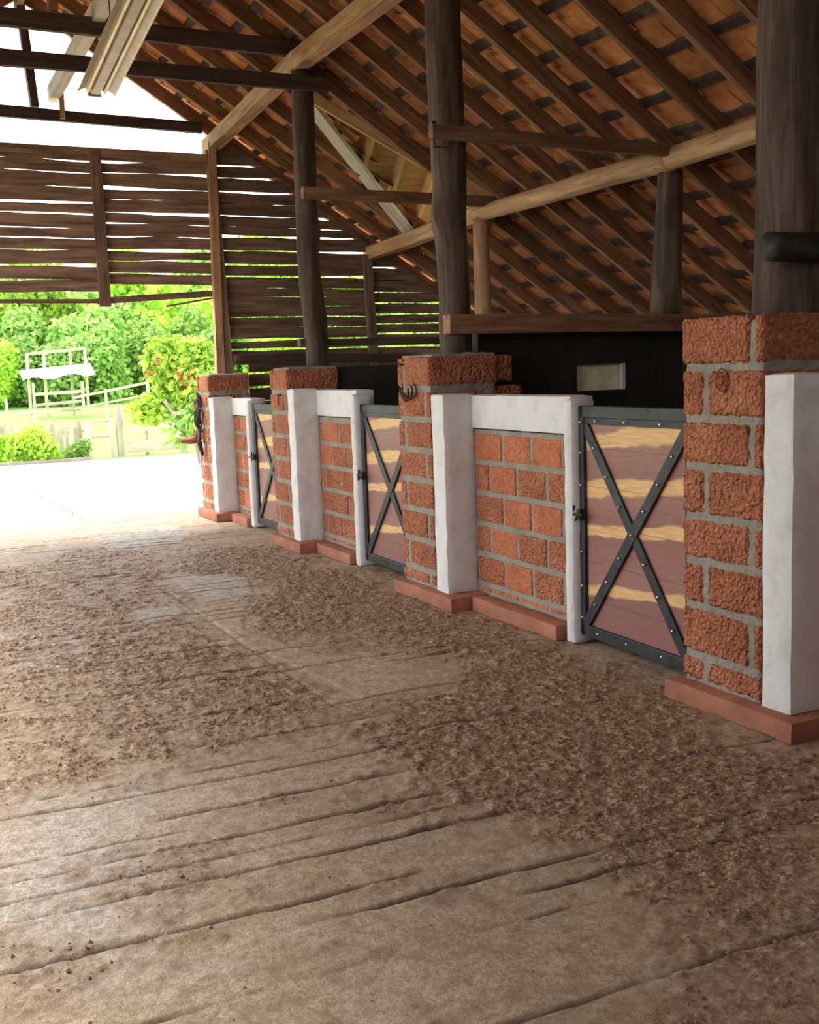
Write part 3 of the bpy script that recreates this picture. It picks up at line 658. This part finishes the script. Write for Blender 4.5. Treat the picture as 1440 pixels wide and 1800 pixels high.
def stall_wall(lab, y0, y1, py0, pz, ez, capz, capb, seed, end=True, group='low stall front walls', xf=3.585, zc=None):
    """panel between white pilaster [y1..py] at the far pillar and the thin white end jamb at y0"""
    t = thing('stall_wall', lab, 'wall', (3.37, y0, 0), group); L = Vector(t.location)
    def q(lo, hi): return (lo[0]-L.x, lo[1]-L.y, lo[2]), (hi[0]-L.x, hi[1]-L.y, hi[2])
    mb = MB(); lo, hi = q((3.36, y1, .095), (3.60, y1+.175, pz)); mb.rbox(lo, hi, .03, .004, 10, seed); mb.build('pilaster', M['white'], t, smooth=True)
    mb = MB(); lo, hi = q((xf-.012, y0+.11, capb), (3.74, y1+.01, capz)); mb.rbox(lo, hi, .04, .003, 8, seed+1); mb.build('coping', M['white'], t, smooth=True)
    if end:
        mb = MB(); lo, hi = q((3.50, y0, .0), (3.68, y0+.095, ez)); mb.rbox(lo, hi, .03, .004, 10, seed+2, corner=.012); mb.build('jamb', M['white'], t, smooth=True)
    mm = MB(); lo, hi = q((xf+.008, y0+.1, .08), (3.72, y1+.02, capb)); mm.rbox(lo, hi, .04, .003, 20, seed+3); mm.build('mortar', M['mortar'], t, smooth=True)
    rough = MB(); smooth = MB(); z = .10; row = 0; r = random.Random(seed); h = .205; ya, yb = y0+.12, y1-.002
    zs = [.10, .16]; 
    while zs[-1] < capb-.04: zs.append(min(zs[-1]+h, capb))
    if zs[-1]-zs[-2] < .08: zs.pop(-2)
    for a, b in zip(zs[:-1], zs[1:]):
        cuts = [ya]; c = ya+(.10 if row % 2 else .27)
        while c < yb-.09: cuts.append(c); c += .34
        cuts.append(yb)
        for u, v in zip(cuts[:-1], cuts[1:]):
            m = rough if (r.random() < .45 or v < y0+.45) else smooth; k = r.uniform(-.004, .004)
            lo, hi = q((xf-.004+k, u+.011, a+.014), (xf+.06, v-.011, b-.014)); m.rbox(lo, hi, .025 if seed < 200 else .05, .003, 36, seed+row)
        row += 1
    if rough.v: rough.build('rough_blocks', M['brick'], t, smooth=True)
    if smooth.v: smooth.build('smooth_blocks', M['brick_smooth'], t, smooth=True)
    mb = MB(); lo, hi = q((3.46, y0+.12 if end else y0, 0), (3.60, y1-.14, .10)); mb.rbox(lo, hi, .05, .004, 9, seed+5); mb.build('plinth', M['plinth'], t, smooth=True)
    return t
stall_wall('nearest low stall wall with white end post, beside the clear two-tone gate', 5.135, 6.40, 0, 1.435, 1.41, 1.425, 1.20, 100)
stall_wall('middle low stall wall with white end post, beside the knotty post pillar', 8.22, 9.24, 0, 1.47, 1.42, 1.455, 1.22, 200)
stall_wall('farthest low stall wall with white posts, next to the outside opening', 11.03, 11.83, 0, 1.375, 1.34, 1.365, 1.17, 300)
stall_wall('white post and low wall cut off by the right edge', 2.2, 3.335, 0, 1.535, 1.5, 1.48, 1.25, 150, end=False)
# partitions between stalls, black inside
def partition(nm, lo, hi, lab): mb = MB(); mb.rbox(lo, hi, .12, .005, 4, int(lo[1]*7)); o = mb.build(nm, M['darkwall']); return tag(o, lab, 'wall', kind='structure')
# near partition with a small recessed niche window (built as pieces round the hole)
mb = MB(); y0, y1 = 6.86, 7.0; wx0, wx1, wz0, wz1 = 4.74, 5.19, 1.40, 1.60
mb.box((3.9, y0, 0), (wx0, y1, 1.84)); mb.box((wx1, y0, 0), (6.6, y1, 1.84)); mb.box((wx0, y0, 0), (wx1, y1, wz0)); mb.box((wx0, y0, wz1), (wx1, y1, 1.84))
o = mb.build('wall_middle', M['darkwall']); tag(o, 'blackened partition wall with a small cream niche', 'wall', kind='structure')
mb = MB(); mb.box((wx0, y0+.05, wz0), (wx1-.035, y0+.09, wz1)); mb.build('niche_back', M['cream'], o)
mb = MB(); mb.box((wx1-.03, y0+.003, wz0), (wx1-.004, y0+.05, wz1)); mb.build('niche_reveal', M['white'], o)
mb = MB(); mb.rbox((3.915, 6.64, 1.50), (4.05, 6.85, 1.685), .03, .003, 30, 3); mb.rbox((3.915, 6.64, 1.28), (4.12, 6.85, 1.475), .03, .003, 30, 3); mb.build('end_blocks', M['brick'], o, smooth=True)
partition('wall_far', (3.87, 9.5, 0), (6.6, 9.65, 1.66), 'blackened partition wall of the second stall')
partition('light_block_end', (-1.3, -4.1, 0), (8, -3.95, 4.2), 'unseen end wall added behind the viewer to block light')  # added out of view to keep light off the camera-facing sides
partition('light_block_left', (-1.45, -4.1, 0), (-1.3, 3.3, 3.1), 'unseen side wall added left of the viewer to block light')  # added out of view to shut off near-left daylight for stronger side lighting
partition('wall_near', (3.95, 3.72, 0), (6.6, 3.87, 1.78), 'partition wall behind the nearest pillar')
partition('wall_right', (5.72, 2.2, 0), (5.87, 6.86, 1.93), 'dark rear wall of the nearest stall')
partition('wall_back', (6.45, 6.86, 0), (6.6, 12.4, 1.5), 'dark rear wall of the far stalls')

# ================================================================ gates
def make_gate(label, Yc, half, rivets, loc_x, rz, top=1.31):
    g = thing('stall_gate', label, 'gate', (loc_x, Yc, .06), 'two-tone wooden stall gates')
    g.rotation_euler.z = rz; w = half
    mb = MB(); mb.box((.006, -w+.02, .03), (.034, w-.02, top-.03)); mb.build('plank_panel', M['plank'], g)
    mb = MB(); fx_ = -.016
    mb.box((fx_, -w, top-.065), (.04, w, top), b=.004); mb.box((fx_+.008, -w, top-.10), (.0, w, top-.06), b=.002)
    mb.box((fx_, -w, 0), (.04, w, .065), b=.004)
    mb.box((fx_, w-.06, 0), (.04, w, top), b=.004); mb.box((fx_, -w, 0), (.04, -w+.06, top), b=.004)
    mb.build('iron_frame', M['iron'], g)
    a = (-w+.05, .05); b_ = (w-.05, top-.09); c = (-w+.05, top-.10); d_ = (w-.05, .06)
    for (p, q_, off) in ((a, b_, 0), (c, d_, -.004)):
        beam('cross_brace', (-.004+off, p[0], p[1]), (-.004+off, q_[0], q_[1]), (.012), .062, M['iron'], g, wob=.0005, seed=3)
    mb = MB(); mb.tube([(-.05, w-.09, .70), (-.05, w+.05, .70)], .009, 8); mb.tube([(-.05, w+.01, .66), (-.05, w-.01, .75)], .007, 8); mb.box((-.045, w-.06, .67), (-.012, w-.03, .73)); mb.tube([(-.05, w-.05, .70), (-.075, w-.06, .67)], .006, 8)
    mb.tube([(-.05, w+.04, .715), (-.065, w+.055, .68)], .006, 8)
    mb.build('latch', M['leather'], g)
    for z in (.28, 1.05):
        mb = MB(); mb.tube([(0.0, -w-.012, z-.05), (0.0, -w-.012, z+.05)], .012, 8); mb.build('hinge', M['iron'], g)
    if rivets:
        rm = MB(); bmt = bmesh.new(); bmesh.ops.create_uvsphere(bmt, u_segments=8, v_segments=5, radius=.0075)
        rm.add([(v.co.x*.6, v.co.y, v.co.z) for v in bmt.verts], [[v.index for v in f_.verts] for f_ in bmt.faces]); bmt.free()
        pts = []
        for t in (.12, .25, .38, .5, .62, .75, .88):
            pts.append((a[0]+(b_[0]-a[0])*t, a[1]+(b_[1]-a[1])*t))
            if t != .5: pts.append((c[0]+(d_[0]-c[0])*t, c[1]+(d_[1]-c[1])*t))
        for t in (.25, .55, .82): pts.append((-w+2*w*t, top-.082)); pts.append((-w+2*w*t, .035))
        for t in (.08, .22, .37, .52, .66, .8, .93): pts.append((w-.03, top*t))
        first = None
        for (yy, zz) in pts:
            if first is None: first = rm.build('rivet', M['rivet'], g, smooth=True); rr_ = first
            else: rr_ = first.copy(); COL.objects.link(rr_); rr_.parent = g
            rr_.location = (-.020 if zz > .07 and zz < top-.05 and abs(yy) < w-.05 else -.018, yy, zz)
    return g
make_gate('nearest stall gate of purple-brown and yellow planks with black riveted cross', 4.645, .505, True, 3.555, -.03)
make_gate('middle stall gate with thin grey cross, beside the horseshoe pillar', 7.68, .54, False, 3.56, -.02, 1.28)
make_gate('farthest and smallest-looking stall gate near the outside opening', 10.46, .55, False, 3.55, -.02, 1.25)

# ================================================================ ironwork and tack
def horseshoe(y, z, rot, lab):
    mb = MB(); pts = []
    for k in range(19):
        a = math.radians(-215+250*k/18); rx, rz_ = .048, .058; yy, zz = rx*math.cos(a), rz_*math.sin(a)
        yy2 = yy*math.cos(rot)-zz*math.sin(rot); zz2 = yy*math.sin(rot)+zz*math.cos(rot); pts.append((0, yy2, zz2))
    rad = [.006+.004*math.sin(math.pi*k/18) for k in range(19)]; mb.tube(pts, rad, 8)
    o = mb.build('horseshoe', M['rust'], smooth=True, loc=(3.347-R.random()*.008, y, z)); return tag(o, lab, 'horseshoe', 'rusty horseshoes hung on the pillar')
horseshoe(6.93, 1.45, .1, 'rusty horseshoe hanging open end up, far left one on the pillar')
o = horseshoe(6.80, 1.465, -.25, 'rusty horseshoe turned edgewise, right one hung on the pillar'); o.rotation_euler = (0, 0, 1.0); o.location.x = 3.315
o = horseshoe(6.86, 1.46, -.15, 'rusty horseshoe between its two neighbours on the pillar'); o.rotation_euler = (0, 0, .6); o.location.x = 3.322
mb = MB(); mb.tube([(-.02, 0, 0), (-.02, 0, -.09)], .006, 8); mb.tube([(.02, .045, .005), (-.02, .045, .005), (-.02, -.035, .005), (.02, -.035, .005)], .007, 8)
tag(mb.build('iron_hook', M['rust'], smooth=True, loc=(3.37, 9.62, 1.41)), 'small rusty T-shaped hook on the pillar under the knotty post', 'hook')
mb = MB(); mb.tube([(.03, 0, 0), (-.03, 0, 0), (-.035, 0, .02)], .006, 8); tag(mb.build('iron_nail', M['rust'], loc=(3.36, 6.98, 1.64)), 'small nail near the top of the horseshoe pillar', 'nail')
tk = thing('hanging_bridle', 'black and red-brown leather bridle with stirrup hung on the farthest pillar', 'tack', (3.33, 12.3, 1.42))
def loop(nm, c, ry, rz_, rad, m, tw=.0, n=22, xo=0):
    mb = MB(); mb.tube([(xo+.012*math.sin(3*a), c[0]+ry*math.cos(a)+tw*math.sin(2*a), c[1]+rz_*math.sin(a)) for a in [2*math.pi*k/n for k in range(n+1)]], rad, 6, False); return mb.build(nm, m, tk, smooth=True)
loop('strap', (.0, -.17), .05, .17, .016, M['leather']); loop('strap', (.03, -.24), .07, .17, .013, M['leather'], .02, xo=-.02); loop('strap', (-.06, -.30), .06, .14, .008, M['leather'], .01)
loop('rein', (-.05, -.72), .06, .20, .006, M['cord']); loop('strap', (.05, -.10), .02, .12, .012, M['redleather'])
mb = MB(); mb.tube([(-.01, .0, -.40), (-.03, -.06, -.58), (-.01, -.1, -.70)], [.02, .03, .015], 8); mb.build('strap', M['leather'], tk, smooth=True)
mb = MB(); mb.tube([(.0, .03, -.36), (-.03, .03, -.46), (-.04, .02, -.53)], [.025, .03, .035], 8); mb.tube([(0, .0, -.52), (-.10, .08, -.535), (-.20, .10, -.53)], [.04, .04, .03], 8); mb.build('stirrup', M['redleather'], tk, smooth=True)
# gate post stones on top of far pillar: small ragged board
tag(beam('corner_post', (3.62, 12.36, 1.62), (3.66, 12.36, 4.2), .09, .09, M['beam'], seed=61), 'slim sawn corner post standing on the farthest pillar', 'post')

# ================================================================ outdoors
def foliage(n, rx, ry, rz, ls, seed, lumps=9, z0=0., narrow=1.0):
    r = np.random.RandomState(seed); mb = MB()
    cs = [(r.uniform(-.55, .55), r.uniform(-.5, .5), r.uniform(.25, .75), r.uniform(.32, .5)) for _ in range(lumps)]
    V = []; 
    for i in range(n):
        c = cs[r.randint(lumps)]; d = r.normal(size=3); d /= np.linalg.norm(d); rad = c[3]*r.uniform(.72, 1.05)
        p = np.array([(c[0]+d[0]*rad)*rx, (c[1]+d[1]*rad)*ry, max(0.02, (c[2]+d[2]*rad*.8))*rz+z0])
        a = r.normal(size=3); a /= np.linalg.norm(a); a[2] -= .3; b = np.cross(a, d+r.normal(size=3)*.4); b /= (np.linalg.norm(b)+1e-6); s = ls*r.uniform(.6, 1.4); w = s*.42*narrow
        o = len(mb.v); mb.v += [tuple(p), tuple(p+a*s*.5+b*w), tuple(p+a*s), tuple(p+a*s*.5-b*w)]; mb.f.append((o, o+1, o+2, o+3)); mb.m.append(0)
    return mb
def copyo(o, **k):
    c = o.copy(); COL.objects.link(c); return c
protos = []
for i, (m, sd_) in enumerate((('leafA', 1), ('leafC', 2), ('leafB', 3))):
    mb = foliage(9000, 1.5, 1.3, 2.4, .15, sd_, 12); protos.append(mb)
places = []
rb = random.Random(4)
for row, (Y, zs) in enumerate(((40, 1.1), (45, 1.45), (51, 1.9), (58, 2.4))):
    x = -1+row
    while x < 11+Y*.38: places.append((x+rb.uniform(-.4, .4), Y+rb.uniform(-1.5, 1.5), zs*rb.uniform(.85, 1.15), rb.randint(0, 2), row)); x += 2.2+row*.5
pm = {}
rown = ['front row behind the shed', 'second row up the bank', 'third row up the bank', 'highest row on the bank']
kinds = ['bright green', 'deep green', 'lime green']
cnt = {}
for (x, y, s, k, row) in places:
    if k not in pm: o = protos[k].build('bush', M[['leafA', 'leafC', 'leafB'][k]]); pm[k] = o
    else: o = copyo(pm[k])
    o.location = (x, y, terr(x, y)-.1); o.scale = (s, s, s*rb.uniform(.85, 1.1)); o.rotation_euler = (0, 0, rb.uniform(0, 6.28))
    i = cnt.get((row, k), 0); cnt[(row, k)] = i+1
    tag(o, f'{kinds[k]} bush, {rown[row]}, {ORD[min(i, 25)]} of its colour from left', 'bush', 'bushes on the green hillside')
# feeding shelter
sh = thing('feed_shelter', 'open timber feed shelter with white sheet roof in the paddock', 'shelter', (5.2, 35.5, terr(5, 35.5))); LS = Vector(sh.location)
def so_(x, z, y=0): return (x-LS.x, y, z-LS.z)
mb = MB(); V = []
for i in range(25):
    x = 4.15+2.15*i/24; zt = 1.98+.16*i/24; zb = 1.68+.14*i/24+.05*math.sin(i*.5); bz = .012*(i % 2)
    V += [so_(x, zt+bz, .35), so_(x, zb+bz, -.45)]
mb.add(V, [(2*i, 2*i+1, 2*i+3, 2*i+2) for i in range(24)]); V2 = [(a, b, c+.015) for a, b, c in V]; mb.add(V2, [(2*i+2, 2*i+3, 2*i+1, 2*i) for i in range(24)]); mb.build('roof_sheet', M['sheet'], sh)
for x, zt, yy in ((4.37, 2.5, 0), (6.1, 2.62, 0), (4.9, 2.5, .3), (5.7, 2.55, .3), (5.9, 1.6, -.3), (4.45, 1.6, -.3)): beam('upright', so_(x, .55, yy), so_(x, zt, yy), .08, .08, M['fence'], sh, seed=int(x*10))
for (a, b) in (((4.35, 2.48), (6.12, 2.62)), ((4.45, 1.25), (5.9, 1.3)), ((4.4, .92), (5.9, 1.0)), ((4.3, .72), (5.8, .74))): beam('rail', so_(a[0], a[1], -.3 if a[1] < 2 else 0), so_(b[0], b[1], -.3 if a[1] < 2 else 0), .06, .09, M['fence'], sh, seed=int(a[1]*10))
# paddock rail fence behind
def fence(lab, posts, rails, m='fence'):
    t = thing('rail_fence', lab, 'fence', (posts[0][0], posts[0][1], terr(posts[0][0], posts[0][1])), 'bleached wooden fences'); L = Vector(t.location)
    for (x, y, h, w) in posts: z = terr(x, y); beam('post', Vector((x, y, z))-L, Vector((x, y, z+h))-L, w, w, M[m], t, seed=int(x*9))
    for a, b, w in rails: beam('rail', Vector(a)-L, Vector(b)-L, .04, w, M[m], t, seed=int(b[0]*7))
    return t
fence('leaning grey rail fence running right from the feed shelter', [(6.0, 32, 1.0, .07), (7.2, 32, 1.3, .08)], [((5.1, 32, 1.15), (7.2, 32, 1.5), .07), ((5.1, 32, .85), (7.2, 32, 1.15), .06)])
fence('far grey rail fence across the left grass behind the shrubs', [(3.2, 31, .9, .07), (1.5, 31, .9, .07)], [((1, 31, .75), (4.6, 31, .85), .05)])
fence('bleached plank fence with rails right of the narrow gateway', [(4.72, 23.9, 1.1, .13), (5.3, 24, .8, .07), (6.05, 23.8, .8, .16)], [((4.85, 23.9, .80), (6.05, 23.85, .87), .07), ((4.85, 23.9, .50), (6.05, 23.85, .58), .07), ((4.85, 23.9, .15), (6.3, 23.85, .2), .26)])
t = fence('small gateway frame between picket fence and plank fence', [(4.05, 23.9, .78, .12), (4.55, 23.95, .82, .1)], [((4.05, 23.9, .72), (4.6, 23.95, .75), .05), ((4.05, 23.9, .4), (4.6, 23.95, .42), .05)])
t = thing('picket_fence', 'row of bleached pickets behind the low shrubs at left', 'fence', (2.2, 24, 0)); 
for i in range(18): x = 2.25+i*.098; h = .72+R.uniform(-.1, .08); beam('picket', (x-2.2, 0, -.03), (x-2.2+R.uniform(-.02, .02), 0, h), .02, .088, M['fence'], t, wob=.003, seed=i)
beam('rail', (-1, .03, .55), (1.9, .03, .55), .03, .06, M['fence'], t, seed=3)
tag(beam('wooden_stake', (3.05, 24.2, 0), (3.05, 24.2, .95), .07, .07, M['fence'], seed=66), 'single pointed stake rising above the picket fence', 'post')
# low shrubs at left
for i, (x, y, s, lab) in enumerate(((2.35, 23.3, .42, 'low lime shrub at the left edge in front of the pickets'), (3.05, 23.3, .50, 'rounded low lime shrub in front of the picket fence'), (3.72, 23.5, .30, 'smaller dark low shrub at the end of the pickets'))):
    o = foliage(1400, 1.0, .8, 1.35, .16, 30+i, 8).build('low_shrub', M['leafB' if i < 2 else 'leafC'], loc=(x, y, -.02)); o.scale = (s*1.15,)*3; tag(o, lab, 'shrub', 'low shrubs along the apron')
mb = MB(); mb.rbox((1.2, 22.85, -.05), (3.9, 22.98, .07), .1, .01, 5, 3); tag(mb.build('kerb_stone', M['mortar'], smooth=True), 'low grey stone kerb along the apron edge under the shrubs', 'kerb')
# red flowered bush
rbush = thing('flowering_bush', 'tall lime-leaved bush with drooping red flowers beside the outside opening', 'bush', (5.25, 20.3, 0))
o = foliage(4500, .95, .8, 1.35, .14, 50, 12, narrow=.8).build('foliage', M['leafB'], rbush, loc=(.1, 0, .95))
o = foliage(800, .5, .5, 1.2, .2, 52, 6, narrow=.5).build('foliage', M['leafA'], rbush, loc=(.15, -.1, .45))
o = foliage(700, .45, .4, .6, .13, 53, 6).build('foliage', M['leafB'], rbush, loc=(-.62, .3, .78))
for i, (a, b) in enumerate((((0.25, 0, -.03), (.1, 0, 1.2)), ((.35, 0, -.03), (.5, 0, 1.3)), ((.2, 0, .3), (-.4, 0, 1.2)))): log('stem', a, b, .07, .04, M['fence'], 70+i, .05, .1, rbush, 10)
r = random.Random(3)
for i, (px, pz) in enumerate(((-.55, 1.95), (-.15, 1.62), (.02, 1.68), (-.1, 1.5), (.15, 1.5), (-.72, 1.75), (-.2, 1.72))):
    mb = MB()
    for k in range(9):
        a = r.uniform(0, 6.28); e = .09; p = Vector((0, 0, 0)); q_ = Vector((math.cos(a)*e, math.sin(a)*e*.8, -r.uniform(.02, .12))); s_2 = Vector((-math.sin(a), math.cos(a), 0))*.03
        mb.add([p, p.lerp(q_, .5)+s_2, q_, p.lerp(q_, .5)-s_2], [(0, 1, 2, 3)])
    mb.build('flower', M['flower'], rbush, loc=(px, -.42, pz))
